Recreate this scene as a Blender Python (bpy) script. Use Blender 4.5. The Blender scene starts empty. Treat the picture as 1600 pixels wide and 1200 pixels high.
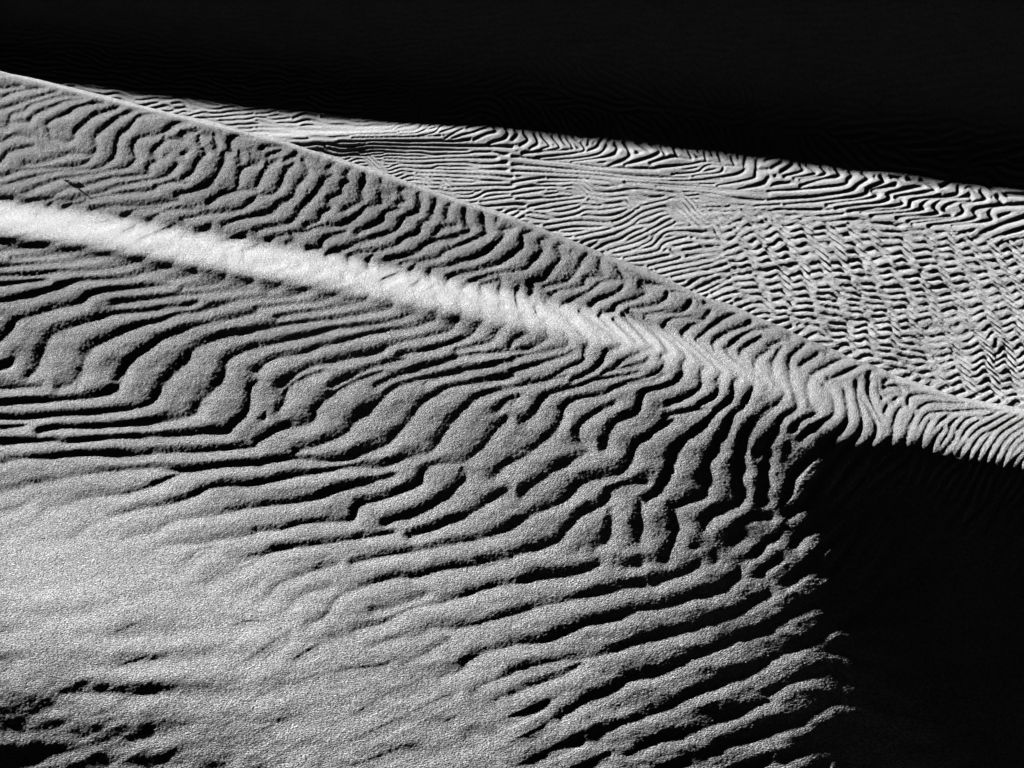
"""Black-and-white dunes at low sun: rippled foreground dune with a terrace and a shadowed flank,
a second rippled dune behind it and that dune's unlit upper face."""
import bpy, bmesh, math
import numpy as np
from math import pi, sin, cos, radians, degrees
from mathutils import Vector
C = bpy.context.scene

# ---------------------------------------------------------------- camera, sky, sun, exposure
FPX, PITCH, CX, CY = 2986.0, 14.0, 800.0, 600.0          # focal length in photo pixels (1600 wide)
cam_d = bpy.data.cameras.new('camera'); cam = bpy.data.objects.new('camera', cam_d); C.collection.objects.link(cam)
cam_d.sensor_width = 36.0; cam_d.lens = FPX/1600*36.0; cam_d.clip_start = .05; cam_d.clip_end = 20000
cam.location = (0, 0, 0); cam.rotation_euler = (radians(90-PITCH), 0, 0)
C.camera = cam
SUN_E, SUN_A = radians(16.0), radians(40.0)              # sun: low, behind the dunes, to the left
world = bpy.data.worlds.new('World'); C.world = world; world.use_nodes = True
nt = world.node_tree; nt.nodes.clear()
sky = nt.nodes.new('ShaderNodeTexSky'); sky.sky_type = 'NISHITA'; sky.sun_disc = False
sky.sun_elevation = SUN_E; sky.sun_rotation = -SUN_A
sky.altitude = 3000; sky.air_density = .0006; sky.dust_density = 0.0; sky.ozone_density = 0.0
bw = nt.nodes.new('ShaderNodeRGBToBW'); bg = nt.nodes.new('ShaderNodeBackground'); bg.inputs['Strength'].default_value = .05
wo = nt.nodes.new('ShaderNodeOutputWorld')
nt.links.new(sky.outputs[0], bw.inputs[0]); nt.links.new(bw.outputs[0], bg.inputs[0]); nt.links.new(bg.outputs[0], wo.inputs[0])
L_DIR = Vector((-sin(SUN_A)*cos(SUN_E), cos(SUN_A)*cos(SUN_E), sin(SUN_E)))
sun_d = bpy.data.lights.new('sun', 'SUN'); sun_d.energy = 5.0; sun_d.angle = radians(.5); sun_d.color = (1, 1, 1)
sun = bpy.data.objects.new('sun', sun_d); C.collection.objects.link(sun); sun.rotation_euler = L_DIR.to_track_quat('Z', 'Y').to_euler()
C.view_settings.view_transform = 'Standard'; C.view_settings.look = 'None'; C.view_settings.gamma = 1.0
C.view_settings.use_curve_mapping = False; C.view_settings.exposure = 5.05
C.cycles.diffuse_bounces = 1; C.cycles.max_bounces = 3

# ---------------------------------------------------------------- field tools
def box1(a, r, ax):
    if r < 1: return a
    a = np.moveaxis(a, ax, 0)
    p = np.concatenate([np.repeat(a[:1], r + 1, 0), a, np.repeat(a[-1:], r, 0)], 0)
    c = np.cumsum(p, 0, dtype=np.float64)
    o = (c[2*r + 1:] - c[:-2*r - 1]) / (2*r + 1)
    return np.moveaxis(o, 0, ax)

def blur(a, s, sy=None):
    """three box passes, close to a gaussian of sigma s samples"""
    for ax, q in ((1, s), (0, s if sy is None else sy)):
        r = int(round(q * 0.98))
        for _ in range(3): a = box1(a, r, ax)
    return a

def noise(shape, s, sy=None, seed=0):
    n = np.random.default_rng(seed).standard_normal(shape)
    n = blur(n, s, sy)
    return n / (n.std() + 1e-9)

def pebble(shape, seed):
    n = np.random.default_rng(seed).standard_normal(shape)
    n = box1(box1(n, 1, 0), 1, 1); return n/n.std()

def bil(F, x, y):
    """bilinear lookup, clamped"""
    H, W = F.shape
    x = np.clip(x, 0, W - 1.001); y = np.clip(y, 0, H - 1.001)
    i = x.astype(np.int32); j = y.astype(np.int32); a = x - i; b = y - j
    return (F[j, i]*(1-a) + F[j, i+1]*a)*(1-b) + (F[j+1, i]*(1-a) + F[j+1, i+1]*a)*b

def spl(F, x, y):
    """smooth cubic B-spline lookup, clamped"""
    H, W = F.shape
    x = np.clip(x, 1, W - 3.001); y = np.clip(y, 1, H - 3.001)
    i = x.astype(np.int32); j = y.astype(np.int32); a = x - i; b = y - j
    def w(t): return ((1-t)**3/6, (3*t**3-6*t*t+4)/6, (-3*t**3+3*t*t+3*t+1)/6, t**3/6)
    wa, wb = w(a), w(b); R = F.ravel(); o = np.zeros(x.shape)
    for n in range(4):
        base = (j+n-1)*W + i - 1
        o += wb[n]*(wa[0]*R[base] + wa[1]*R[base+1] + wa[2]*R[base+2] + wa[3]*R[base+3])
    return o

def parse(D):
    out = []
    for (x0, y0), t in D.items():
        for ln in t.split('\n'):
            p = np.array([[float(c) for c in q.split(',')] for q in ln.split()])
            p = p / 4 + (x0, y0)
            for e, n in ((0, 1), (-1, -2)):                # a ripple cut by the photo's side runs on past it
                if (p[e, 0] < 1 or p[e, 0] > 1599) and len(p) > 1:
                    d = p[e]-p[n]; d = d/np.hypot(*d); d[1] *= .5; q = p[e] + d*np.array([[35], [70]])
                    p = np.vstack([q[::-1], p]) if e == 0 else np.vstack([p, q])
            out.append(p)
    return out

def smooth_line(p, step):
    """Catmull-Rom through the points, resampled every step"""
    q = np.vstack([2*p[0]-p[1], p, 2*p[-1]-p[-2]])
    o = []
    for k in range(1, len(q) - 2):
        a, b, c, d = q[k-1:k+3]
        n = max(2, int(np.hypot(*(c-b)) / step) + 1)
        t = np.linspace(0, 1, n, endpoint=False)[:, None]
        o.append(.5*((2*b) + (c-a)*t + (2*a-5*b+4*c-d)*t*t + (3*b-a-3*c+d)*t**3))
    o.append(p[-1:])
    return np.vstack(o)

def idw(pts, X, Y, sx, sy=None, p=None):
    """gaussian-ish weighted interpolation of scattered (x, y, value)"""
    sy = sy or sx
    num = np.zeros(X.shape); den = np.zeros(X.shape)
    for x, y, v in pts:
        w = 1 / (((X-x)/sx)**2 + ((Y-y)/sy)**2 + .08)**1.7
        num += w*v; den += w
    return num / den

class Chart:
    def __init__(s, u0, u1, v0, v1, g):
        s.u0, s.v0, s.g = u0, v0, g
        s.W = int((u1-u0)/g) + 1; s.H = int((v1-v0)/g) + 1
        s.U, s.V = np.meshgrid(u0 + g*np.arange(s.W), v0 + g*np.arange(s.H))
    def look(s, F, u, v): return spl(F, (u-s.u0)/s.g, (v-s.v0)/s.g)
    def coarse(s, fn, k=8):
        """evaluate fn on every k-th sample and spread it back"""
        U, V = s.U[::k, ::k], s.V[::k, ::k]
        c = fn(U, V)
        return s.up(c, k)
    def up(s, c, k=8):
        return bil(c, (np.arange(s.W)/k)[None, :].repeat(s.H, 0), (np.arange(s.H)/k)[:, None].repeat(s.W, 1))

def ripples(ch, lines, lam_pts, lam_s, iters, wig, seed, extra_dir=(), trust=1.0, alen=1.1, wsc=.55):
    """fingerprint-like ripple field: -1 in the troughs, +1 on the crests"""
    g = ch.g; H, W = ch.H, ch.W
    lam = ch.coarse(lambda X, Y: idw(lam_pts, X, Y, lam_s)) / g        # wavelength in samples
    # orientation
    k = 4
    h, w = (H+k-1)//k, (W+k-1)//k
    C = np.zeros((h, w)); S = np.zeros((h, w)); N = np.zeros((h, w))
    D = np.full((H, W), 1e3, np.float32)
    R = int(26/g)
    yy, xx = np.mgrid[-R:R+1, -R:R+1]
    for p in lines:
        q = (smooth_line(p, 1.2*g) - (ch.u0, ch.v0)) / g
        t = np.gradient(q, axis=0); th = 2*np.arctan2(t[:, 1], t[:, 0])
        for (x, y), a in zip(q, th):
            i, j = int(x//k), int(y//k)
            if 0 <= i < w and 0 <= j < h:
                C[j, i] += cos(a); S[j, i] += sin(a); N[j, i] += 1
            i, j = int(round(x)), int(round(y))
            if R <= i < W-R and R <= j < H-R:
                d = np.hypot(xx + (i-x), yy + (j-y)).astype(np.float32)
                v = D[j-R:j+R+1, i-R:i+R+1]; np.minimum(v, d, out=v)
            else:
                a0, a1 = max(j-R, 0), min(j+R+1, H); b0, b1 = max(i-R, 0), min(i+R+1, W)
                if a0 < a1 and b0 < b1:
                    d = np.hypot(xx + (i-x), yy + (j-y)).astype(np.float32)[a0-j+R:a1-j+R, b0-i+R:b1-i+R]
                    v = D[a0:a1, b0:b1]; np.minimum(v, d, out=v)
    for x, y, a, wt in extra_dir:
        i, j = int((x-ch.u0)/g//k), int((y-ch.v0)/g//k)
        if 0 <= i < w and 0 <= j < h:
            a = radians(2*a); C[j, i] += wt*cos(a); S[j, i] += wt*sin(a); N[j, i] += wt
    oc = np.zeros((h, w)); os_ = np.zeros((h, w)); rem = np.ones((h, w))
    for sg in (7, 16, 40, 110, 300):
        r = sg/g/k
        n = blur(N, r)*(2*pi*r*r); a = np.clip(n*1.5, 0, 1)*rem
        m = blur(C, r), blur(S, r); l = np.hypot(*m) + 1e-12
        oc += a*m[0]/l; os_ += a*m[1]/l; rem = rem - a
    oc = blur(oc, 1.2); os_ = blur(os_, 1.2)
    th = .5*np.arctan2(os_, oc)
    # spread the double-angle back to full size
    c2, s2 = ch.up(np.cos(2*th), k), ch.up(np.sin(2*th), k)
    TH = .5*np.arctan2(s2, c2)
    free = 1 - np.exp(-(D/(1.2*lam))**2)
    TH = TH + np.radians(wig)*noise((H, W), float(np.median(lam))*wsc, seed=seed)*(.3+.7*free)
    ct, st = np.cos(TH), np.sin(TH)
    T = -np.cos(pi*np.minimum(D/(.5*lam), 1))
    TW = np.exp(-(D/(.62*lam))**4)*trust
    f = np.random.default_rng(seed+1).standard_normal((H, W))
    f = blur(f, 1.0); f /= f.std()
    f = f*(1-TW) + T*TW
    J, I = np.mgrid[0:H, 0:W].astype(np.float32)
    def offs(ts, dx, dy, wts):
        L = []
        for t, wt in zip(ts, wts):
            x = np.clip(np.rint(I + t*lam*dx), 0, W-1).astype(np.int32); y = np.clip(np.rint(J + t*lam*dy), 0, H-1).astype(np.int32)
            L.append((y*W + x, wt))
        return L
    ta = np.linspace(-alen, alen, 9); wa = np.exp(-(ta/(.7*alen))**2); wa /= wa.sum()
    tc = np.linspace(-1.05, 1.05, 15); wc = np.cos(2*pi*tc)*np.exp(-(tc/.62)**2); wc -= wc.mean(); wc /= np.abs(wc).sum()
    A = offs(ta, ct, st, wa); B = offs(tc, -st, ct, wc)
    for it in range(iters):
        r = f.ravel(); o = np.zeros((H, W))
        for ix, wt in A: o += wt*r[ix]
        r = o.ravel(); o = np.zeros((H, W))
        for ix, wt in B: o += wt*r[ix]
        f = np.tanh(o*4.2)
        f = f*(1-TW) + T*TW
    return f, lam*g, D*g, ct, st

# camera at the origin looking along +Y, pitched down. pixel -> direction
P_ = radians(PITCH)
def ray(u, v):
    a = (u-CX)/FPX; b = -(v-CY)/FPX
    # right, forward, up in world
    y = cos(P_) + b*sin(P_); z = -sin(P_) + b*cos(P_)
    return a/y, z/y          # x/Y and z/Y
def pix(x, y, z):
    f = y*cos(P_) - z*sin(P_); up = y*sin(P_) + z*cos(P_)
    return CX + FPX*x/f, CY - FPX*up/f
CREST = np.array([(-520,20),(-200,70),(0,108),(80,128),(165,150),(300,183),(430,215),(600,270),(700,305),(800,337),(900,378),(1000,420),(1100,461),(1200,500),(1300,545),(1400,588),(1500,618),(1600,640),(1800,668),(2120,700)], float)
BAND = np.array([(-520,270),(-200,312),(0,335),(120,348),(250,372),(400,399),(500,414),(600,434),(700,455),(800,476),(950,508),(1050,538),(1150,572),(1250,605),(1350,645),(1450,672),(1600,705),(2120,770)], float)
EDGE = np.array([(1265,720),(1290,708),(1330,706),(1400,708),(1480,715),(1560,726),(1600,738),(1700,760),(2120,830)], float)
UK = np.array([-520,-250,-60,80,200,320,450,580,700,820,940,1040,1120,1190,1240,1290,1345,1420,1510,1610,1800,2120], float)
TK = np.array([-620,-460,-330,-240,-165,-105,-60,-28,-6,16,42,75,115,160,215,280,360,450,560,680,820,1100], float)
def card(K, x):
    """natural cubic spline cardinal matrix: rows x, columns knots; linear beyond the ends"""
    n = len(K); h = np.diff(K); A = np.eye(n); B = np.zeros((n, n))
    for i in range(1, n-1):
        A[i, i-1] = h[i-1]/6; A[i, i] = (h[i-1]+h[i])/3; A[i, i+1] = h[i]/6
        B[i, i-1] = 1/h[i-1]; B[i, i] = -1/h[i-1]-1/h[i]; B[i, i+1] = 1/h[i]
    M = np.linalg.solve(A, B)          # second derivatives
    x = np.clip(x, K[0], K[-1]); i = np.clip(np.searchsorted(K, x)-1, 0, n-2)
    a = (K[i+1]-x)/h[i]; b = 1-a; R = np.zeros((len(x), n)); r = np.arange(len(x))
    R[r, i] += a; R[r, i+1] += b
    return R + ((a**3-a)*h[i]**2/6)[:, None]*M[i] + ((b**3-b)*h[i]**2/6)[:, None]*M[i+1]
def refline(u):
    t = np.arange(-1000, 2600, 4.); r = np.interp(t, BAND[:, 0], BAND[:, 1])[None].repeat(3, 0)
    return np.interp(u, t, blur(blur(r, 12), 3)[1])
COEF = np.array([
[3.1729,3.3054,3.2456,3.2066,3.1782,3.1432,3.0978,3.0998,3.1137,3.0584,2.9853,2.9364,2.9037,2.8780,2.8603,2.8434,2.8252,2.8017,2.7747,2.7455,2.6917,2.6053],
[2.5247,3.0270,3.0116,2.9866,2.9794,2.9708,2.9419,2.9075,2.8839,2.8650,2.8457,2.8236,2.8026,2.7836,2.7695,2.7548,2.7391,2.7213,2.7036,2.6864,2.6547,2.5889],
[2.8755,2.8812,2.8510,2.8416,2.8290,2.8170,2.8116,2.8019,2.7814,2.7544,2.7269,2.7023,2.6811,2.6629,2.6496,2.6361,2.6218,2.6064,2.5929,2.5831,2.5749,2.5483],
[2.8661,2.8132,2.7722,2.7529,2.7401,2.7243,2.7117,2.7031,2.6992,2.6908,2.6713,2.6469,2.6249,2.6054,2.5913,2.5769,2.5615,2.5430,2.5246,2.5084,2.4958,2.4928],
[2.7999,2.7623,2.7220,2.6926,2.6739,2.6580,2.6447,2.6307,2.6175,2.6113,2.6075,2.5940,2.5770,2.5607,2.5480,2.5348,2.5203,2.5029,2.4839,2.4650,2.4355,2.4238],
[2.7475,2.7181,2.6862,2.6541,2.6290,2.6095,2.5950,2.5822,2.5670,2.5514,2.5411,2.5318,2.5202,2.5084,2.4986,2.4874,2.4750,2.4608,2.4458,2.4305,2.4075,2.3589],
[2.7112,2.6834,2.6581,2.6291,2.6006,2.5775,2.5602,2.5457,2.5325,2.5174,2.4998,2.4841,2.4711,2.4596,2.4507,2.4409,2.4300,2.4181,2.4065,2.3954,2.3828,2.3416],
[2.6861,2.6588,2.6370,2.6118,2.5829,2.5567,2.5375,2.5213,2.5069,2.4938,2.4771,2.4573,2.4405,2.4266,2.4165,2.4058,2.3950,2.3846,2.3755,2.3666,2.3605,2.3311],
[2.6537,2.6304,2.6122,2.5906,2.5634,2.5354,2.5138,2.4963,2.4804,2.4668,2.4528,2.4336,2.4142,2.3986,2.3875,2.3761,2.3648,2.3561,2.3513,2.3464,2.3444,2.3228],
[2.5639,2.5613,2.5481,2.5366,2.5143,2.4857,2.4597,2.4399,2.4218,2.4079,2.3970,2.3837,2.3685,2.3566,2.3489,2.3402,2.3316,2.3254,2.3235,2.3239,2.3276,2.3135],
[2.5249,2.5278,2.5175,2.5095,2.4910,2.4634,2.4344,2.4118,2.3927,2.3759,2.3615,2.3480,2.3347,2.3237,2.3165,2.3095,2.3021,2.2984,2.2995,2.3023,2.3090,2.3016],
[2.4946,2.5001,2.4915,2.4855,2.4711,2.4470,2.4175,2.3916,2.3711,2.3532,2.3362,2.3205,2.3067,2.2955,2.2877,2.2801,2.2753,2.2734,2.2754,2.2796,2.2887,2.2862],
[2.4592,2.4671,2.4611,2.4563,2.4455,2.4261,2.3987,2.3701,2.3468,2.3276,2.3095,2.2924,2.2779,2.2662,2.2582,2.2510,2.2468,2.2449,2.2466,2.2519,2.2641,2.2673],
[2.4195,2.4303,2.4271,2.4233,2.4148,2.4001,2.3773,2.3487,2.3226,2.3008,2.2818,2.2641,2.2492,2.2368,2.2283,2.2207,2.2162,2.2138,2.2159,2.2219,2.2359,2.2449],
[2.3725,2.3859,2.3861,2.3835,2.3763,2.3653,2.3488,2.3240,2.2970,2.2720,2.2505,2.2323,2.2172,2.2043,2.1953,2.1865,2.1806,2.1774,2.1795,2.1858,2.2014,2.2162],
[2.3185,2.3341,2.3374,2.3365,2.3303,2.3214,2.3105,2.2923,2.2686,2.2428,2.2181,2.1978,2.1817,2.1684,2.1591,2.1500,2.1421,2.1364,2.1373,2.1432,2.1608,2.1809],
[2.2555,2.2711,2.2781,2.2790,2.2741,2.2659,2.2587,2.2475,2.2303,2.2086,2.1840,2.1616,2.1438,2.1290,2.1187,2.1088,2.0995,2.0916,2.0886,2.0924,2.1109,2.1359],
[2.1894,2.1991,2.2084,2.2114,2.2072,2.2001,2.1951,2.1888,2.1782,2.1640,2.1455,2.1255,2.1076,2.0920,2.0808,2.0699,2.0588,2.0476,2.0406,2.0404,2.0547,2.0825],
[2.1144,2.1088,2.1165,2.1195,2.1182,2.1147,2.1116,2.1091,2.1043,2.0977,2.0880,2.0749,2.0613,2.0481,2.0381,2.0278,2.0169,2.0042,1.9931,1.9858,1.9887,2.0143],
[2.0442,2.0196,2.0249,2.0285,2.0271,2.0250,2.0237,2.0222,2.0202,2.0178,2.0147,2.0074,1.9988,1.9905,1.9840,1.9768,1.9687,1.9589,1.9483,1.9379,1.9298,1.9397],
[1.9745,1.9449,1.9381,1.9437,1.9436,1.9392,1.9353,1.9307,1.9268,1.9251,1.9246,1.9210,1.9162,1.9122,1.9095,1.9072,1.9055,1.9031,1.9006,1.8961,1.8990,1.8686],
[1.8472,1.8188,1.8008,1.7916,1.7920,1.7907,1.7850,1.7773,1.7672,1.7558,1.7467,1.7442,1.7564,1.7782,1.8009,1.8273,1.8560,1.8860,1.9022,1.9035,1.8832,1.8264]])

# ripple troughs traced in 4x windows of the photo, one per line, then carried onto the dunes
# (points are window pixels; the key is the window corner)
NEAR = {
(0, 300): """0,245 80,222 180,215
0,300 110,280 200,255 350,245
0,360 150,340 300,312 370,297 440,292
70,408 220,395 360,375 480,350 560,330 690,322
0,460 200,445 400,435 560,405 680,375 800,352
0,515 200,510 350,490 550,487 720,465 850,425 930,385 960,360 1060,343
0,575 150,555 280,540
0,680 130,655 300,610 400,575 500,545 650,540 800,525 900,495 1020,470 1075,440 1100,400 1150,380 1310,370
0,920 50,870 100,800 180,770 300,735 430,705 510,680 550,640 650,610 850,590 1050,575
1050,540 1180,515 1220,480 1240,450 1280,420
1140,588 1280,575 1380,550 1400,510 1425,470 1415,420
710,690 850,672 960,660 1100,640 1300,620 1450,605 1560,600
180,1140 230,1090 260,1000 290,930 330,880 450,835 600,790 720,755 870,745 1050,715 1150,705 1220,680
470,1200 510,1100 545,1010 600,950 700,900 850,835 1000,800 1100,760 1250,740 1340,710 1400,690 1520,665 1600,662
730,1170 770,1110 830,1030 930,970 1020,905 1150,855 1300,815 1450,785 1600,745
1030,1200 1090,1120 1170,1050 1200,980 1300,930 1400,890 1500,880 1600,855
1360,1200 1400,1130 1410,1060 1470,1010 1600,955
1550,560 1585,520 1570,480""",
(400, 300): """0,455 140,440
140,495 270,462
70,610 120,590 170,550 250,548 330,525 400,500
0,660 150,650 260,630 330,595 400,575 500,560 550,545 545,520
0,720 150,700 350,680 470,645 530,610 600,595 700,600
130,775 300,745 420,730 560,700 650,680 690,650 710,620
0,855 100,840 200,820 350,800 500,785 650,755 780,735 850,705 845,650 920,640
0,970 150,930 350,885 450,855 650,830 800,805 950,765 990,745 975,700 1030,680
0,1110 100,1040 250,1010 400,960 550,925 650,895 800,860 950,845 1050,815 1110,790 1120,740 1160,700 1120,655
150,1200 250,1130 350,1080 500,1050 650,1020 750,1000 810,965 900,930 1050,900 1200,860 1250,800 1285,740 1270,690
480,1200 600,1140 750,1080 870,1050 920,1040
890,1010 1050,985 1200,940 1330,890 1380,840 1420,780 1410,740
750,1200 850,1150 1050,1090 1200,1045 1280,1020 1450,1000 1600,985
1250,975 1400,945 1470,920 1500,870 1560,820 1550,780
1050,1180 1200,1130 1350,1100 1500,1065 1600,1050
1350,1200 1600,1140
1580,965 1600,930
0,145 70,130 110,90 180,50 240,10
215,245 300,240 370,215 500,205 590,170 650,120 680,90 740,75 780,60 770,0
80,290 110,270 170,262
200,300 240,300 215,250
320,350 400,340 410,300 450,270 550,240
440,390 470,370 560,345 650,300 740,265
630,245 700,215 780,175 800,120 890,95
575,430 585,385 680,370 780,355 880,320 900,290 1000,250 1030,190 1080,165
640,320 700,290 850,240 900,190 920,150 1000,120 1020,70 1010,20
820,405 900,400 1000,370 1040,330 1130,290 1190,285
910,435 960,420 1010,428
960,480 1010,430 1130,405 1170,370 1260,330 1350,290 1430,250 1420,180 1415,110
1080,510 1100,465 1200,455 1290,425 1400,390 1500,310 1545,260 1540,225 1600,215
1190,550 1230,510 1350,490 1500,450 1560,410 1600,385
1120,250 1160,215 1240,200
1200,290 1330,230 1305,180 1300,110 1310,80
1190,150 1190,100 1220,60
1090,130 1110,70 1120,20
1290,590 1330,560 1400,530 1500,500 1600,495
1410,620 1410,570 1500,550
1520,620 1525,540 1510,500
700,460 700,410 730,380""",
(800, 300): """0,380 60,330 60,260 130,235
0,490 80,475 130,420 190,350 170,300 230,265
110,640 125,600 110,555 190,540 240,480 300,400 280,330 340,300
200,580 330,550 410,470 430,420 480,360
240,635 300,605 430,580 460,525 560,515 545,470 550,400 580,390
300,710 400,650 480,610 560,550 650,540 700,545 655,460 680,430
490,700 530,670 650,620 700,560
550,755 620,740 650,700 770,660 830,620 800,580
720,745 740,720 880,700 950,660 965,620
820,790 840,760 920,745 1050,745 1110,680
940,830 980,790 1080,775 1180,790 1230,740
1060,870 1110,830 1200,790
1150,910 1200,870 1260,820 1350,765 1420,745
1250,940 1270,910 1370,860 1450,830 1490,790
1340,970 1400,910 1470,870 1550,850 1600,840
1420,1010 1440,970 1550,900
1510,1110 1520,1040 1600,980
210,680 380,790
300,740 480,920
420,740 660,910 670,960
540,770 700,930
630,790 770,920
690,760 880,965
740,750 880,860 980,990
830,800 1040,960 1090,1030
940,840 1200,1060 1200,1080
1060,890 1310,1110
1150,920 1420,1140
1250,940 1280,1000 1500,1180
1330,970 1390,1040 1600,1190
800,560 950,575 1100,600 1250,640
1000,610 1200,630 1350,680
1200,680 1400,720 1600,790
0,920 70,880 100,860 60,770
0,985 100,970 200,920 225,890 200,800
0,1030 100,1010 250,980 330,960 350,920 330,880
0,1110 130,1075 280,1030 370,1000
200,1180 350,1090 440,1050 450,980 480,930
370,1170 480,1120 550,1060 590,990 670,960
570,1120 640,1090 700,1040 820,990 880,965
600,1110 750,1080 820,1060 850,1030
700,1180 850,1150 930,1100 950,1050 930,1020 980,990
1000,1200 1060,1120 1060,1070 1090,1030
1180,1200 1180,1110 1210,1080
1280,1180 1290,1140 1310,1110
1380,1200 1420,1140""",
(1200, 300): """0,955 70,930
20,1060 60,990 80,960
40,1200 20,1060
140,1180 130,1040 170,990 230,940
200,1075 300,1010
270,1130 420,1050 500,1020
370,1170 500,1110 600,1060
620,1150 640,1110 750,1090
720,1180 760,1150 850,1130""",
(0, 580): """0,105 150,100 250,95
370,95 450,70 500,20 510,0
0,200 150,185 330,180 500,165 620,145 720,100 760,40 770,0
0,290 150,290 350,270 550,260 700,245 850,225 950,185 990,130 1020,70 1080,0
0,350 140,338
240,370 350,350 500,350 700,340 900,325 1050,305 1200,270 1250,190 1330,110 1400,20
0,440 180,438 330,430 420,440 600,420 800,410 1050,400 1250,385 1400,375 1450,330 1530,260 1560,180 1560,100 1600,60
0,570 100,545 300,535 480,515 650,520 850,520 1000,505 1200,500 1400,485 1600,465
0,750 100,730 200,700 350,670 500,645 650,625 800,610 950,600 1050,610 1150,620 1300,600 1450,585 1600,575
180,970 240,920 290,850 400,825 550,780 750,765 900,730 1000,690 1100,640 1150,620
380,1060 480,1020 560,960 650,920 780,880 900,850 1050,825 1170,790 1270,740 1370,715 1600,705
680,1120 760,1060 850,1020 960,1000 1050,950 1200,915 1350,895 1480,865 1600,845
920,1140 990,1090 1100,1075 1250,1070 1350,1050 1480,1035 1600,1010
1160,1190 1230,1120 1330,1100
1500,1190 1600,1150""",
(400, 580): """140,240 180,170 190,110 250,60 330,20 400,0
0,440 80,390 180,345 300,330 360,290 380,220 450,160 550,90 680,30 780,0
250,490 400,450 550,385 610,320 680,250 780,170 850,100 1000,50 1200,10 1300,0
0,580 120,555 250,540 400,550 550,545 650,500 800,460 870,390 950,310 1030,200 1110,140 1220,90 1400,60 1600,20
0,700 200,660 400,625 600,590 750,595 850,570 930,530 1080,500 1140,430 1240,290 1330,200 1400,140 1500,115 1600,95
0,845 150,825 350,800 500,740 700,690 850,650
640,830 800,790 900,750 1020,690 1050,610 1140,575 1290,560 1400,480 1500,360 1560,290
0,1000 150,985 300,945 500,935 600,920 620,850
810,940 950,900 1080,850 1180,780 1270,700 1310,650 1290,600
0,1160 150,1110 350,1085 500,1060 700,1030 850,1005
960,1025 1100,985 1250,920 1380,860 1480,790 1560,740
1490,650 1550,590 1600,550
600,1190 800,1150 1000,1120 1200,1085 1400,1040 1500,1010 1600,980
1400,1190 1600,1165
1510,220 1560,180 1600,160""",
(800, 580): """0,95 200,50 330,20
0,190 40,150
70,300 130,260 200,150 280,120 400,90 500,50 700,20 780,0
0,560 100,510 180,440 270,360 310,280 330,200 420,160 560,140 650,90 760,60 870,50 940,10
60,750 200,660 300,590 430,520 470,480 420,420 410,350 470,290 560,230 630,200
0,970 100,900 230,850 350,780 420,700 500,670 650,640 740,560 770,460 850,400 960,320 1000,300
570,470 590,400 650,310 770,250 800,180 820,120 900,100 1000,70 1060,20
830,810 920,720 990,610 1010,500 1070,430 1180,350 1270,240
600,740 700,700 830,690
470,860 560,830 610,760
0,1150 150,1110 260,1070 340,990 420,900 480,850
520,1100 590,1050 620,900 610,860
790,1050 800,900 800,820
1000,840 1100,810 1200,750 1215,600 1260,490 1320,390 1370,270 1440,220
960,1150 1010,1040 1020,950 1010,870
1200,980 1220,910 1350,840 1420,800 1420,620 1430,480 1460,370 1520,310 1600,240
1370,1060 1420,960 1500,920 1600,905
1560,800 1580,600 1600,500
970,200 1100,150 1180,80 1180,20
1170,200 1260,150 1290,80 1290,20
1280,240 1370,150 1380,70 1420,20
1440,210 1500,100 1510,40
960,270 1100,240 1200,230
1500,300 1600,220
1530,500 1580,450""",
(1200, 580): """0,240 60,190 100,130 60,70 20,20
0,420 60,330 90,280 180,210 150,100 130,20
150,360 200,300 300,250 260,190 240,100 250,50
200,410 300,330 400,270 410,200 390,130 340,80
330,470 400,400 480,330 495,250 480,150 460,80 370,40
430,500 520,430 570,370 585,280 560,180 545,60
590,480 660,400 670,320 620,220 570,150
700,480 770,400 780,330 800,250 830,220
810,490 860,400 880,330 910,270
920,490 960,400 990,330 1010,300
1000,490 1040,410 1090,350
1090,490 1150,420 1165,390
1180,510 1230,440
700,300 650,200 620,110 630,50
720,250 740,210
170,1080 210,1010 280,950
870,200 880,150 1000,140 1180,165
940,220 1000,190 1100,190 1220,190
720,90 800,85 830,110""",
(0, 860): """1080,130 1180,80 1250,20 1300,0
1300,200 1400,150 1500,110 1600,60
1500,260 1600,210""",
(400, 880): """0,240 90,190 120,140 230,90 350,45 500,5
200,280 250,220 350,170 450,145
320,380 430,320 500,220 560,180 700,130 850,90 1000,80 1150,40 1400,10 1500,0
500,460 650,400 780,370 900,310 1000,270 1150,245 1300,200 1450,150 1600,125
700,520 850,470 1000,450 1100,400 1250,400 1400,370 1600,320
930,620 1050,560 1150,500 1200,470
1150,710 1280,660 1320,600 1420,560 1600,510
1350,800 1450,740 1600,690
730,290 850,265 980,225 1050,200""",
(800, 880): """0,130 150,90 300,75 450,40 540,0
0,320 150,270 350,230 550,180 700,150 800,125
720,20 780,10
880,115 1000,85 1150,20
0,500 150,490 300,450 450,385 600,350 800,290 950,265 1150,200 1300,150 1390,90 1420,40
0,670 150,630 300,600 430,590 600,560 750,500 900,460 1050,420 1250,350 1400,300 1520,230 1600,190
0,810 150,750 300,700 430,620
300,960 450,860 600,790 750,720 900,690 1050,620 1250,540 1400,480 1600,410
520,1060 700,990 850,940 1000,880 1150,810 1300,740 1450,670 1600,610
720,1190 850,1130 1000,1070 1100,1050 1250,1000 1400,930 1500,890 1600,860
1200,1190 1350,1120 1600,1050""",
(1200, 900): """0,310 100,260 200,190 330,130 380,80
0,520 150,450 300,370 350,340
0,730 130,670 280,600 400,570 520,640
0,970 150,910 270,850 420,760
100,1130 250,1060 400,950 500,900 620,930 700,980
480,1150 640,1060""",
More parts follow.
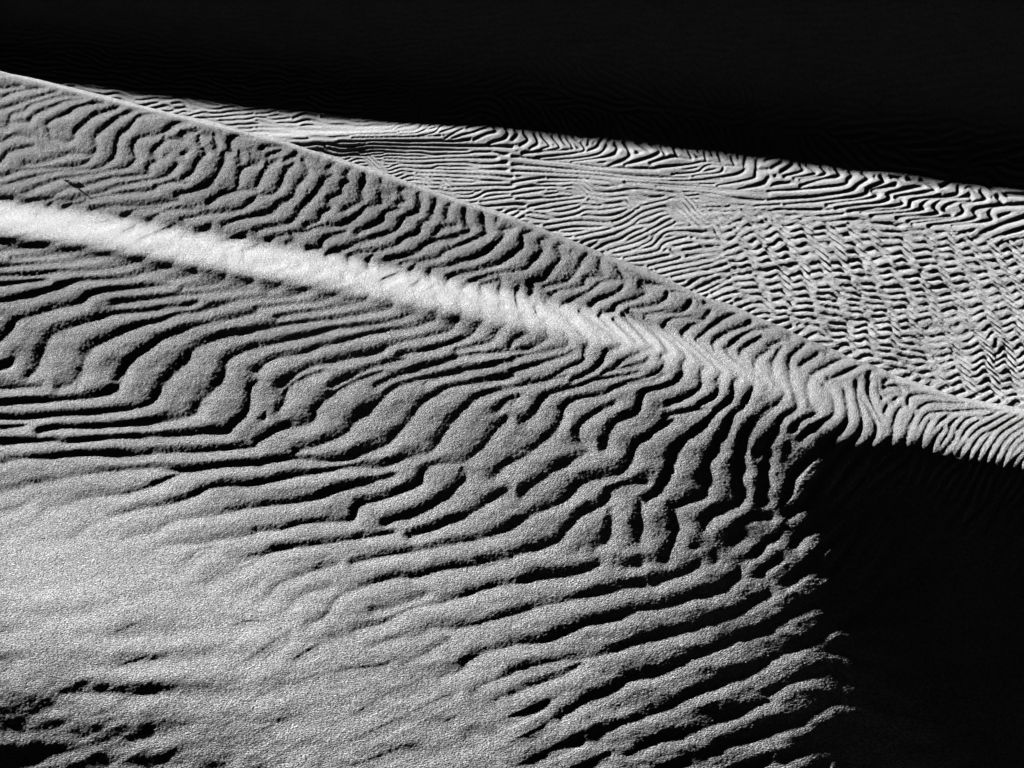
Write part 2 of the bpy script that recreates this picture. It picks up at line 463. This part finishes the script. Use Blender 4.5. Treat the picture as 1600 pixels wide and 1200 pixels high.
(0, 90): """0,185 120,172
0,240 80,210 180,190 270,180
0,315 80,290 180,255 300,215 350,205
55,390 70,345 150,325 180,290 260,265 370,235 540,225
170,395 210,350 300,310 400,265 510,250
290,410 310,390 420,340 480,300 640,270
455,500 470,450 540,390 590,350 690,320 750,290
600,540 590,490 650,430 710,380 770,345 850,315 920,305
720,570 740,480 800,430 860,360 960,340 1040,330
840,600 830,540 860,495 960,480 1030,450 1080,410 1200,385
0,640 40,590 110,565 200,545
150,660 250,650 380,610 450,590 560,600 600,550 590,530
0,740 100,705 200,690 360,680 480,670 540,640 570,605
0,790 130,760 250,725 380,700 520,690 600,685 680,640 720,580
160,835 260,790 350,755 450,740 560,720 690,695 780,680 850,620
340,850 420,810 550,785 690,745 800,735 920,715 920,670 970,640
460,870 600,840 740,795 850,770 1000,745 1050,720 1100,665
300,920 340,885 470,880
0,880 70,875
130,915 200,890 330,870
530,880 700,850 950,820 970,795 1080,770 1150,780
390,940 430,910 510,900
570,940 700,920 900,915 1000,905 1110,880 1100,850 1190,830 1290,790 1340,740 1370,690 1400,610
1140,750 1210,700 1220,660 1280,590 1270,560
1300,900 1380,850 1500,820 1600,825
1480,800 1500,700 1540,670 1600,660
770,985 850,940 1000,930
920,1020 980,975 1080,940 1200,940
1140,1000 1250,980 1400,960 1500,940 1600,860
1400,1035 1500,1000 1600,985
1230,1090 1290,1060 1310,1040
960,600 950,580 1000,530 1050,500 1140,505 1130,470 1220,455
1020,490 1030,460 1080,420
1250,530 1240,480 1300,480
1350,550 1330,480
1450,580 1430,520 1470,480 1570,460
1400,620 1390,590 1440,580
1500,640 1490,590
0,430 40,440 50,400 150,395
0,520 80,480 180,490
320,500 300,440
330,500 400,520 440,510""",
(400, 130): """30,405 60,390 150,385 200,380
70,440 150,410
180,470 240,440 250,420
0,640 30,570 80,500 120,480
0,690 100,685 140,640 180,540 230,495
0,825 100,800 130,740 210,710 250,640 300,580 320,540 290,470
0,910 100,890 190,870 240,830 280,770 330,720 390,650 420,590 470,570 450,520 490,480
310,880 390,850 400,810 460,775 450,720 520,680 540,620 570,600 560,550 600,510
550,780 660,720 650,670 670,600 680,540
390,885 520,880 650,800 680,765 770,740 770,680
790,680 830,690
780,600 790,570
880,740 930,720 900,660 1000,640
1000,790 1030,740 1010,690 1030,670
1090,810 1120,730 1120,690"""}
FAR = {
(400, 130): """0,190 70,185 130,170
230,220 300,195 380,205
540,300 700,295 830,290 880,260
890,300 1000,290 1040,250 1030,230
1010,330 1110,310 1150,270 1170,260
1180,345 1240,310 1290,285
1360,355 1430,320 1500,300 1480,275
1450,380 1540,350 1575,310 1560,280
600,340 900,335 1150,330
700,380 1200,390 1600,400
0,230 250,290 600,300
0,275 250,280
800,470 1000,480 1200,470 1500,470
1000,560 1300,570 1600,590
1200,650 1600,640
1400,740 1600,720""",
(800, 180): """0,150 40,110 20,95
50,190 100,150 70,105
110,210 160,170 140,110
180,215 230,190 180,120
160,230 290,205 250,130
60,240 350,215 370,190 340,140
150,265 410,235 450,210 430,170
200,280 440,265 550,240 590,190
370,290 600,260 660,210 640,180
600,320 720,270 730,220 700,170
700,310 860,265 920,220 860,180
860,300 1000,260 1120,275
850,220 780,170
950,240 930,200
1030,260 1010,200
1120,265 1100,220
1210,285 1200,230
1310,310 1285,235
1390,310 1370,260
1450,320 1460,260
1530,330 1530,280
900,330 1080,310 1200,290 1320,300
1000,370 1150,355 1230,310 1430,320
1130,380 1290,360 1320,320
1200,400 1400,370 1460,330
1280,440 1500,400 1530,340 1600,335
1400,470 1560,430 1600,390
0,260 300,290 600,330 900,340
0,310 400,340 800,385 1100,390
0,350 500,375 900,410 1300,400
700,420 1100,440 1600,490
900,440 1300,470 1600,500
0,420 200,390
0,500 200,470
100,570 250,545 450,520
200,690 400,660 600,670
400,760 620,710
600,840 780,790 850,760
700,890 900,850 950,800 1090,760
850,940 1050,890 990,840
1100,620 1180,690 1250,690 1290,760 1340,800 1430,720
1480,670 1600,750
1160,770 1300,780 1500,800
900,960 1200,900 1300,870
1000,1010 1250,960 1340,930
1150,1080 1330,1000
1250,1110 1450,1030 1600,1000
1400,1160 1600,1100""",
(1200, 230): """20,130 80,100
80,150 150,110 150,90
100,180 210,150 200,100
160,190 290,165 240,110
200,200 350,170 330,120
200,240 330,200 440,180 420,130
0,280 250,260 470,240 500,200 530,180 510,150
0,330 300,310 500,280 560,240 620,200 590,160
100,360 400,330 600,300 620,260 720,220 700,190
360,360 600,330 680,300 650,270 790,240
420,380 700,350 760,310 750,290 930,250 960,235 870,200
500,400 800,370 830,330 800,310 1010,280 1030,250 950,210
580,405 850,390 880,360 900,330 1070,310
640,430 950,400 950,370 1010,330 1170,300 1190,250
800,440 1050,420 1030,370 1100,330 1250,310
870,460 1140,430 1090,390 1150,350 1260,340 1250,300
900,480 1160,440 1220,400 1210,360 1350,330 1330,280
1000,490 1250,460 1300,430 1290,390 1450,360 1430,310
1150,490 1350,470 1400,450 1380,410 1440,370 1600,360
1280,580 1380,520 1600,440
0,1000 150,990 250,960
170,1080 200,1050 400,1020 490,1000
330,1140 600,1110 690,1090
550,1160 780,1150""",
(1200, 300): """560,900 700,840
600,960 780,900
680,980 920,920 890,800
830,1000 900,960
1110,1100 1160,1010 1190,930
1200,1120 1300,1070
1350,1140 1430,1090"""}
STEP_U, STEP_V, RIP, RIP_FAR = 1.3, 1.25, .0128, .054
LEAN, LEAN_FAR, SHIFT, UPC = 4.0, 4.0, (2.5, 3), .08
GRAIN, GRAIN_H, STREAK_H, GRAIN_MESH = .006, .008, .0012, .000095
GRAIN_FAR = .0006
FOOT, UPPER, UPM = 3.0, 4.4, .5
LAM_NEAR = [(0,150,22),(200,220,24),(400,280,26),(600,350,25),(900,420,24),(1100,500,22),(1300,580,20),(1500,640,13),(1600,680,10),(1400,650,17),(1450,640,14),(1500,670,12),(1550,650,10),(1600,640,9),(1550,690,12),(1700,680,11),(1450,690,15),
 (0,400,24),(200,450,28),(500,500,28),(700,560,28),(900,600,26),(1100,600,24),(1250,640,26),(1400,680,22),
 (100,560,55),(300,600,48),(500,660,48),(700,680,46),(900,720,46),(1100,720,46),(1200,720,40),
 (100,650,24),(100,760,34),(300,800,34),(500,850,34),(800,850,44),(1000,830,46),(1150,820,44),(400,700,32),
 (900,950,42),(1100,1000,44),(700,950,38),(1200,1100,40),(1000,1150,40),(300,1000,60),(100,1100,60),(1500,900,50),(1500,1100,50)]
LAM_FAR = [(500,190,9),(800,210,13),(1000,240,15),(1200,270,17),(1400,300,18),(1600,340,18),(700,260,7),(900,280,7),(1200,330,9),(1000,340,9),
 (900,370,10),(1100,400,12),(1300,400,13),(1500,420,14),(1300,480,13),(1500,520,14),(1400,560,15),(1550,600,18),(600,240,5.5),(400,180,7),(1100,310,7),
 (800,120,12),(1200,160,14),(400,90,10)]
AMP_NEAR = [(50,640,1.35),(200,650,1.3),(350,680,1.25),(130,695,1.2),(300,750,1.2),(500,760,1.2),(450,830,1.3),(650,800,1.2),(600,880,1.2),(750,930,1.1),(40,700,1.2),(0,200,.95),(300,250,.95),(600,350,.9),(900,420,.75),(1000,450,.75),(1100,490,.8),(1200,530,.9),(1200,560,1.2),(1400,620,2),(1550,680,1.7),(1600,700,1.3),(1300,640,1.7),(950,515,1.5),(1080,560,1.7),(1180,590,1.7),(800,480,1.3),(600,440,1.2),(0,450,.9),(300,480,.9),(600,560,1),(900,600,1),(1200,650,1.1),
 (1350,680,1.8),(1450,690,1.7),(100,560,.8),(300,620,.85),(500,680,.9),(700,700,.9),(900,720,1),(1100,720,1.2),(1220,760,1.2),(200,700,.9),(500,800,1),(800,850,1),(1000,850,1),(1150,850,.9),
 (900,950,1),(1100,1000,1),(1250,1000,1),(1200,1100,1),(700,930,1),(0,735,1),(0,765,.7),(60,790,.6),(100,760,.8),(200,790,1),(60,845,.12),(140,860,.2),(120,810,.6),(300,830,1),(300,875,.8),(270,890,.3),(210,890,.08),(360,915,.5),(420,925,.8),(440,965,.4),(500,960,.9),(560,980,.8),(540,1010,.15),(600,990,.9),(640,1005,.8),(650,1020,.5),(640,1060,.08),(720,1050,.8),(780,1070,.9),(750,1110,.25),(830,1100,.9),(760,1140,.04),(850,1160,.3),(900,1130,1),(700,1180,.02),
 (950,1160,.7),(300,960,.02),(100,960,.02),(300,1100,.02),(100,1100,.05),(500,1100,.02),(0,900,.02),(-300,900,.05),(-300,1100,.05),(-300,600,.8),(600,1300,.05),(1000,1300,.6),(1400,800,.25),(1500,900,.12),(1450,1050,.3),(1600,1100,.15),(1380,1130,.6)]
AMP_FAR = [(300,165,1.6),(600,195,1.5),(900,220,1.3),(1200,260,.9),(1500,310,1),(800,280,1.5),(1100,330,1.1),(1400,360,1.2),(1000,400,1),(1300,450,1.5),(1200,400,1.4),(1400,420,1.4),(1500,500,1.5),(600,260,1.8)]
SOFT = [([(0, 920), (60, 920), (100, 915), (140, 907)], 14, 0.0037), ([(50, 960), (110, 961), (160, 960)], 14, 0.0037), ([(-40, 989), (20, 989), (50, 990)], 14, 0.0037), ([(100, 995), (170, 997), (250, 994), (300, 989), (340, 984)], 14, 0.0037), ([(-40, 1040), (40, 1036)], 14, 0.0037), ([(100, 1043), (190, 1037), (250, 1035), (330, 1031), (400, 1023)], 14, 0.0037), ([(60, 1080), (200, 1085), (320, 1082), (420, 1085)], 14, 0.0037), ([(400, 1130), (460, 1127), (530, 1120), (580, 1112)], 14, 0.0012), ([(200, 1150), (300, 1148)], 14, 0.0012), ([(-30, 1110), (40, 1112), (110, 1108)], 14, 0.0012), ([(-30, 1145), (70, 1140), (140, 1135)], 14, 0.0012), ([(20, 1180), (120, 1175)], 14, 0.0012)]

# ---------------------------------------------------------------- sand
def sand_material(name, grain, grain_h, streak_h, base=.06):
    m = bpy.data.materials.new(name); m.use_nodes = True; t = m.node_tree; N = t.nodes; K = t.links
    N.remove(N['Principled BSDF']); p = N.new('ShaderNodeBsdfDiffuse'); p.inputs['Roughness'].default_value = 0
    K.new(p.outputs[0], N['Material Output'].inputs[0])
    tc = N.new('ShaderNodeTexCoord')
    def noise_tex(scale, detail, rough=.55, stretch=None, rot=0):
        n = N.new('ShaderNodeTexNoise'); n.inputs['Scale'].default_value = scale; n.inputs['Detail'].default_value = detail; n.inputs['Roughness'].default_value = rough
        if stretch:
            mp = N.new('ShaderNodeMapping'); mp.inputs['Scale'].default_value = stretch; mp.inputs['Rotation'].default_value = (0, 0, rot)
            K.new(tc.outputs['Object'], mp.inputs[0]); K.new(mp.outputs[0], n.inputs['Vector'])
        else: K.new(tc.outputs['Object'], n.inputs['Vector'])
        return n
    # mineral colour: pale and dark grains, plus broad drifts of slightly different sand
    g = noise_tex(1/grain, 1, .5); b = noise_tex(2.2, 4)
    r1 = N.new('ShaderNodeMapRange'); r1.inputs[1].default_value = .3; r1.inputs[2].default_value = .7; r1.inputs[3].default_value = base*.45; r1.inputs[4].default_value = base*1.55
    r2 = N.new('ShaderNodeMapRange'); r2.inputs[1].default_value = .3; r2.inputs[2].default_value = .7; r2.inputs[3].default_value = .93; r2.inputs[4].default_value = 1.07
    mu = N.new('ShaderNodeMath'); mu.operation = 'MULTIPLY'
    K.new(g.outputs[0], r1.inputs[0]); K.new(b.outputs[0], r2.inputs[0]); K.new(r1.outputs[0], mu.inputs[0]); K.new(r2.outputs[0], mu.inputs[1])
    sp = noise_tex(1/(grain*3.2), 2, .7); r3 = N.new('ShaderNodeMapRange'); r3.inputs[1].default_value = .3; r3.inputs[2].default_value = .7; r3.inputs[3].default_value = .72; r3.inputs[4].default_value = 1.28
    m2 = N.new('ShaderNodeMath'); m2.operation = 'MULTIPLY'; K.new(sp.outputs[0], r3.inputs[0]); K.new(mu.outputs[0], m2.inputs[0]); K.new(r3.outputs[0], m2.inputs[1]); mu = m2
    cb = N.new('ShaderNodeCombineColor'); [K.new(mu.outputs[0], cb.inputs[k]) for k in range(3)]
    K.new(cb.outputs[0], p.inputs['Color'])
    # grain relief and wind-combed streaks
    h1 = noise_tex(1/grain, 1, .5, (.6, 1, 1)); h2 = noise_tex(55, 3, .6, (.16, 1.2, 1), -.12)
    b1 = N.new('ShaderNodeBump'); b1.inputs['Strength'].default_value = 1; b1.inputs['Distance'].default_value = grain_h
    b2 = N.new('ShaderNodeBump'); b2.inputs['Strength'].default_value = 1; b2.inputs['Distance'].default_value = streak_h
    K.new(h2.outputs[0], b2.inputs['Height']); K.new(h1.outputs[0], b1.inputs['Height']); K.new(b2.outputs[0], b1.inputs['Normal']); K.new(b1.outputs[0], p.inputs['Normal'])
    return m

def grid_object(name, P, mat):
    """P: rows x cols x 3 vertices -> one quad-grid mesh"""
    R, W = P.shape[:2]
    me = bpy.data.meshes.new(name); me.vertices.add(R*W); me.vertices.foreach_set('co', P.astype(np.float32).ravel())
    i = np.arange(R*W, dtype=np.int32).reshape(R, W)
    q = np.stack([i[:-1, :-1], i[:-1, 1:], i[1:, 1:], i[1:, :-1]], -1).reshape(-1)
    n = q.size//4
    me.loops.add(4*n); me.loops.foreach_set('vertex_index', q)
    me.polygons.add(n); me.polygons.foreach_set('loop_start', np.arange(0, 4*n, 4, dtype=np.int32)); me.polygons.foreach_set('loop_total', np.full(n, 4, np.int32))
    me.polygons.foreach_set('use_smooth', np.ones(n, bool))
    me.update(calc_edges=True); me.materials.append(mat)
    o = bpy.data.objects.new(name, me); C.collection.objects.link(o)
    return o

def skirt(P, zb):
    """close the border of a terrain sheet with a wall of sand going down to zb"""
    def down(a):
        b = a.copy(); b[..., 2] = np.minimum(zb, b[..., 2]-.05); return b
    P = np.concatenate([down(P[:1]), P, down(P[-1:])], 0)
    return np.concatenate([down(P[:, :1]), P, down(P[:, -1:])], 1)

US = np.concatenate([np.arange(-520, -40, 5.), np.arange(-40, 1640, STEP_U), np.arange(1640, 2121, 5.)])

# ---------------------------------------------------------------- foreground dune
def near_dune():
    ch = Chart(-520, 2120, 60, 1340, 1.6)
    f, lam, D, ct, st = ripples(ch, [p+SHIFT for p in parse(NEAR)], LAM_NEAR, 90, 14, 9, 3, trust=.95)
    hump = np.sqrt(np.clip((1+f)/2, 0, 1)+.004)
    def Y_at(us, V):
        Cu = COEF@card(UK, us).T; rl = refline(us); Y = np.empty(V.shape)
        for i in range(len(us)): Y[:, i] = card(TK, V[:, i]-rl[i])@Cu[:, i]
        return np.exp(Y)
    # true wavelength on the ground, from the local stretch of the sheet
    k = 10
    u = ch.U[0, ::k]; V = ch.V[::k, ::k]
    Y = Y_at(u, V); RX, RZ = ray(ch.U[::k, ::k], V); P = np.stack([RX*Y, Y, RZ*Y], -1)
    d = ch.g*k; Pu = np.gradient(P, d, axis=1); Pv = np.gradient(P, d, axis=0)
    E = (Pu*Pu).sum(-1); F = (Pu*Pv).sum(-1); G = (Pv*Pv).sum(-1); det = E*G-F*F
    nx, ny, l = -st[::k, ::k], ct[::k, ::k], lam[::k, ::k]
    lw = l/np.sqrt(np.clip((G*nx*nx-2*F*nx*ny+E*ny*ny)/det, 1e-12, None))
    iso = l*Y/FPX
    lw = np.clip(lw, iso, 2.6*iso)
    lw = ch.up(blur(lw, 2.5), k)
    amp = ch.coarse(lambda X, Y_: idw(AMP_NEAR, X, Y_, 38), 10)
    bv = np.interp(ch.U[0], BAND[:, 0], BAND[:, 1])[None]; dv = ch.V-bv
    ba = np.interp(ch.U[0], [0, 600, 900, 1150, 1400], [.1, 0, 0, 0, 0])[None]
    amp = amp*(1-ba*np.exp(-np.where(dv < 0, dv/26, dv/30)**2))
    lo = np.interp(ch.U[0], [0, 700, 1000, 1200], [.6, .55, .3, 0])[None]      # low relief along the foot of the terrace
    amp = amp*(1-lo*np.exp(-((dv-40)/26)**2))*(1-.5*lo*np.exp(-((dv+36)/20)**2))
    amp = amp*(1+1.3*np.interp(ch.U[0], [0, 900, 1200], [1, 1, 0])[None]*np.exp(-(dv/15)**2))
    H = hump*lw*amp*RIP
    # broad soft swells where the ripples die out
    sw = np.zeros(H.shape)
    for pts, wd, dp in SOFT:
        q = smooth_line(np.array(pts, float), 6)
        for (x, y), e in zip(q, np.sin(np.linspace(0, pi, len(q)))**.6):
            i0, i1 = [int(np.clip((x+s*3.2*wd-ch.u0)/ch.g, 0, ch.W)) for s in (-1, 1)]; j0, j1 = [int(np.clip((y+s*3.2*wd-ch.v0)/ch.g, 0, ch.H)) for s in (-1, 1)]
            if i1 > i0 and j1 > j0:
                g = e*dp*np.exp(-((ch.U[j0:j1, i0:i1]-x)/(1.5*wd))**2-((ch.V[j0:j1, i0:i1]-y)/wd)**2)
                v = sw[j0:j1, i0:i1]; np.maximum(v, g, out=v)
    H -= blur(sw, 3)
    # uneven sand: patches of small lumps
    rough = .0008*noise(H.shape, 14, 5, seed=31) + .0003*noise(H.shape, 4, 2, seed=32)
    cv = np.interp(US, CREST[:, 0], CREST[:, 1])
    R = int((1340-100)/STEP_V)
    s = np.linspace(0, 1, R)[:, None]
    V = 1335 + (cv[None]+3-1335)*s                       # first row nearest the camera, last row on the crest
    Y = Y_at(US, V); U = np.broadcast_to(US[None], V.shape); RX, RZ = ray(U, V)
    h = ch.look(H, U, V); fade = np.clip((V-cv[None])/14, 0, 1)**.7
    h *= fade
    # each ripple leans downwind: gentle side to the sun, steep side away from it
    lean = LEAN*(h - blur(h, 30))*fade
    h -= .010*np.clip(1-(V-cv[None]-3)/8, 0, 1)**2             # the crest rounds over to level
    P = np.stack([RX*Y + lean*sin(SUN_A), Y - lean*cos(SUN_A), RZ*Y + h + fade*ch.look(rough, U, V) + GRAIN_MESH*(Y/7)**1.4*pebble(V.shape, 51)], -1)
    # lee side behind the crest
    top = P[-1]; back = []; wob = noise((3, len(US)), 14, seed=71)[1]
    for t in np.concatenate([np.linspace(.012, .9, 66), np.linspace(1.0, 14, 40)]):
        b = top.copy(); dip = -top[:, 2]/top[:, 1]; lev = .048/dip*(1+.3*wob); t2 = np.maximum(t-lev, 0); r = np.hypot(top[:, 0], top[:, 1])
        b[:, 0] += t*top[:, 0]/r*.9; b[:, 1] += t*top[:, 1]/r*.95; b[:, 2] -= (.5*dip)*np.minimum(t, lev) + .62*t2*(t2/(t2+.20)); back.append(b)
    P = np.concatenate([P, np.stack(back)], 0)
    o = grid_object('sand_dune', skirt(P, -9.5), sand_material('near_sand', GRAIN, GRAIN_H, STREAK_H))
    o['kind'] = 'structure'; o['category'] = 'sand dune'
    o['label'] = 'large rippled sand dune in front with a bright terrace, and a black shadowed flank'
    return lambda u, v: (lambda Y: Vector((ray(u, v)[0]*Y, Y, ray(u, v)[1]*Y + float(ch.look(H, np.array([u*1.]), np.array([v*1.]))[0]))))(float(Y_at(np.array([u*1.]), np.array([[v*1.]]))[0, 0]))
at_near = near_dune()

# ---------------------------------------------------------------- dune behind: lit lower slope, unlit upper face
FC, FS = -9.67, .190                                    # its lower slope: z = FC + FS*y
def on_slope(u, v):
    x, z = ray(np.float64(u), np.float64(v)); y = FC/(z-FS); return np.array([x*y, y])
def far_dune():
    ch = Chart(-520, 2120, -160, 760, 1.25)
    # zigzag ripples on the right of the slope: short gentle limbs and short steep limbs, stepping down to the right
    sh = (ch.H, ch.W); ev = 148+(ch.U-165)*.108; cv = np.interp(ch.U[0], CREST[:, 0], CREST[:, 1])[None]
    ss = lambda t: (lambda q: q*q*(3-2*q))(np.clip(t, 0, 1))
    mask = ss((ch.U-1010)/220)*ss((ch.V-ev-58)/40)*ss((cv-ch.V+6-.03*np.maximum(1350-ch.U, 0))/26)
    s = ss((ch.U-860)/420)
    x = ch.U - .5*ch.V + 11*noise(sh, 38, 22, seed=61) + 2.5*noise(sh, 10, 5, seed=62)
    t = (x/36) % 1.0
    saw = blur(np.where(t < .57, .5-t/.57, (t-.57)/.43-.5), 2.2)
    Z = np.cumsum(-.18+.36*s, 1)*ch.g + (3+8.5*s)*np.clip(1+.3*noise(sh, 30, 16, seed=68), .3, 1.7)*saw
    ph = (ch.V - Z)/10.8 + .08*noise(sh, 10, 7, seed=63) + .26*noise(sh, 46, 30, seed=64) + (.02+.05*s)*np.tanh(3*noise(sh, 22, 12, seed=66))
    zz = np.tanh(1.6*np.cos(2*pi*ph)) + .2*noise(sh, 2.2, 1.6, seed=67)
    f, lam, D, ct, st = ripples(ch, [p+(1, 1.2) for p in parse(FAR)], [(x_, y_, l*.9) for x_, y_, l in LAM_FAR], 60, 12, 15, 5, trust=.85, alen=.9)
    f = f - blur(f, 6); f = f/np.sqrt(blur(f*f, 8)+.02)*.68
    f = f*(1-mask) + .85*zz*mask
    lam = lam*(1-mask) + 10.5*mask
    steep = blur(mask*s*(t > .57), 1.2)                     # relief is higher on the steep limbs
    hump = (np.clip((1+f)/2, 0, 1)+.003)**.42
    a = on_slope(165, 148); b = on_slope(1600, 303); e = (b-a)/np.hypot(*(b-a)); nrm = np.array([-e[1], e[0]])
    if nrm[1] < 0: nrm = -nrm
    def macro(x, y):
        q = (x-a[0])*nrm[0] + (y-a[1])*nrm[1]; t = q-FOOT
        w = .45
        up = w*np.log1p(np.exp(np.clip(t/w, -40, 40)))                 # smooth foot
        along = ((x-a[0])*e[0]+(y-a[1])*e[1])/16.8
        T = UPPER + UPC*np.clip((along+.2)/.5, -1.3, 1.3)**2
        rise = UPM*(up - 1.55*(.35*np.log1p(np.exp(np.clip((t-T)/.35, -40, 40)))))   # turns over at the crest
        return FC + FS*y + rise + .02*np.sin(x*.55+.7) + .10*np.exp(-((y-31.6-.12*x)/.6)**2-((x+3)/2.6)**2)
    ys = np.concatenate([np.arange(17, 21, .05), np.arange(21, 31, .013), np.arange(31, 38, .02), np.arange(38, 47, .04), np.arange(47, 90, .8)])
    U = np.broadcast_to(US[None], (len(ys), len(US))); Yg = np.broadcast_to(ys[:, None], U.shape)
    # straight columns in plan, spread about the frame
    X = (U-CX)/FPX*1.03*Yg
    Z = macro(X, Yg)
    pu, pv = pix(X, Yg, Z)
    l = ch.look(lam, pu, pv); c = ch.look(ct, pu, pv); s = ch.look(st, pu, pv)
    # ground wavelength: image spacing undone through the slope's own foreshortening
    iso = l*Yg/FPX
    gz = np.gradient(Z, axis=0)/np.gradient(Yg, axis=0)
    fs = np.clip(np.sin(np.arctan2(-Z, Yg)+np.arctan(gz)), .2, 1)
    lw = np.clip(iso/np.sqrt(s*s + (c*fs)**2+1e-6), iso, 2.4*iso)
    lw = blur(lw, 10)
    amp = np.clip(idw(AMP_FAR, pu[::12, ::12], pv[::12, ::12], 60), 0, 2)
    jj, ii = np.mgrid[0:U.shape[0], 0:U.shape[1]]
    amp = bil(np.vstack([np.hstack([amp, amp[:, -1:]]), np.hstack([amp[-1:], amp[-1:, -1:]])]), ii/12, jj/12)
    q = (X-a[0])*nrm[0] + (Yg-a[1])*nrm[1]
    amp = amp*(1-.85*np.clip((q-FOOT*.4)/2, 0, 1))
    h = ch.look(hump+.5*steep*(hump-.8), pu, pv)*lw*amp*RIP_FAR
    lean = LEAN_FAR*(h - blur(h, 20))
    P = np.stack([X + lean*sin(SUN_A), Yg - lean*cos(SUN_A), Z+h+.003*noise(h.shape, 14, 7, seed=41)+GRAIN_FAR*pebble(h.shape, 52)], -1)
    o = grid_object('sand_dune', skirt(P, -9.5), sand_material('far_sand', .010, .004, .001))
    o['kind'] = 'structure'; o['category'] = 'sand dune'
    o['label'] = 'finely rippled sand dune beyond the crest, its upper face in black shadow'
far_dune()

# ---------------------------------------------------------------- desert floor out to the horizon
r = 6000; P = np.zeros((2, 2, 3)); P[0, :, 1] = -r; P[1, :, 1] = r; P[:, 0, 0] = -r; P[:, 1, 0] = r; P[..., 2] = -8.2
o = grid_object('ground', P, sand_material('floor_sand', .02, .006, .02)); o['kind'] = 'structure'
o['label'] = 'flat desert sand floor under the dunes'; o['category'] = 'ground'

# ---------------------------------------------------------------- a dry twig lying on the ripples
def twig():
    bm = bmesh.new()
    def stick(pts, r0, r1):
        rings = []
        for k, p in enumerate(pts):
            d = (pts[min(k+1, len(pts)-1)]-pts[max(k-1, 0)]).normalized(); a = d.orthogonal().normalized(); b = d.cross(a); r = r0+(r1-r0)*k/(len(pts)-1)
            rings.append([bm.verts.new(p+a*r*cos(t*pi/3)+b*r*sin(t*pi/3)) for t in range(6)])
        for A, B in zip(rings, rings[1:]):
            for t in range(6): bm.faces.new((A[t], A[(t+1) % 6], B[(t+1) % 6], B[t]))
        bm.faces.new(rings[0][::-1]); bm.faces.new(rings[-1])
    up = Vector((0, 0, 1))
    px = [(101, 282.5), (104, 283.5), (108, 283.8), (111, 286), (114.5, 286), (119, 285.5), (125, 286)]
    p = [at_near(*q) + up*z for q, z in zip(px, (.007, .006, .0055, .005, .0045, .004, .002))]
    stick(p, .0042, .002)
    stick([p[2], at_near(106.5, 285.5)+up*.02, at_near(108.5, 287.5)+up*.004], .004, .002)
    stick([p[0]-up*.003, p[0]+Vector((.012, 0, -.003)), p[0]+Vector((.022, -.01, -.012))], .005, .003)
    me = bpy.data.meshes.new('twig'); bm.to_mesh(me); bm.free()
    m = bpy.data.materials.new('dry_wood'); m.use_nodes = True; n = m.node_tree.nodes; pr = n['Principled BSDF']; pr.inputs['Roughness'].default_value = .8
    w = n.new('ShaderNodeTexNoise'); w.inputs['Scale'].default_value = 60; rr = n.new('ShaderNodeMapRange'); rr.inputs[3].default_value = .03; rr.inputs[4].default_value = .07
    cc = n.new('ShaderNodeCombineColor'); m.node_tree.links.new(w.outputs[0], rr.inputs[0]); [m.node_tree.links.new(rr.outputs[0], cc.inputs[k]) for k in range(3)]; m.node_tree.links.new(cc.outputs[0], pr.inputs['Base Color'])
    me.materials.append(m); o = bpy.data.objects.new('twig', me); C.collection.objects.link(o)
    o['label'] = 'small dark dry twig lying on the sand ripples'; o['category'] = 'twig'
twig()
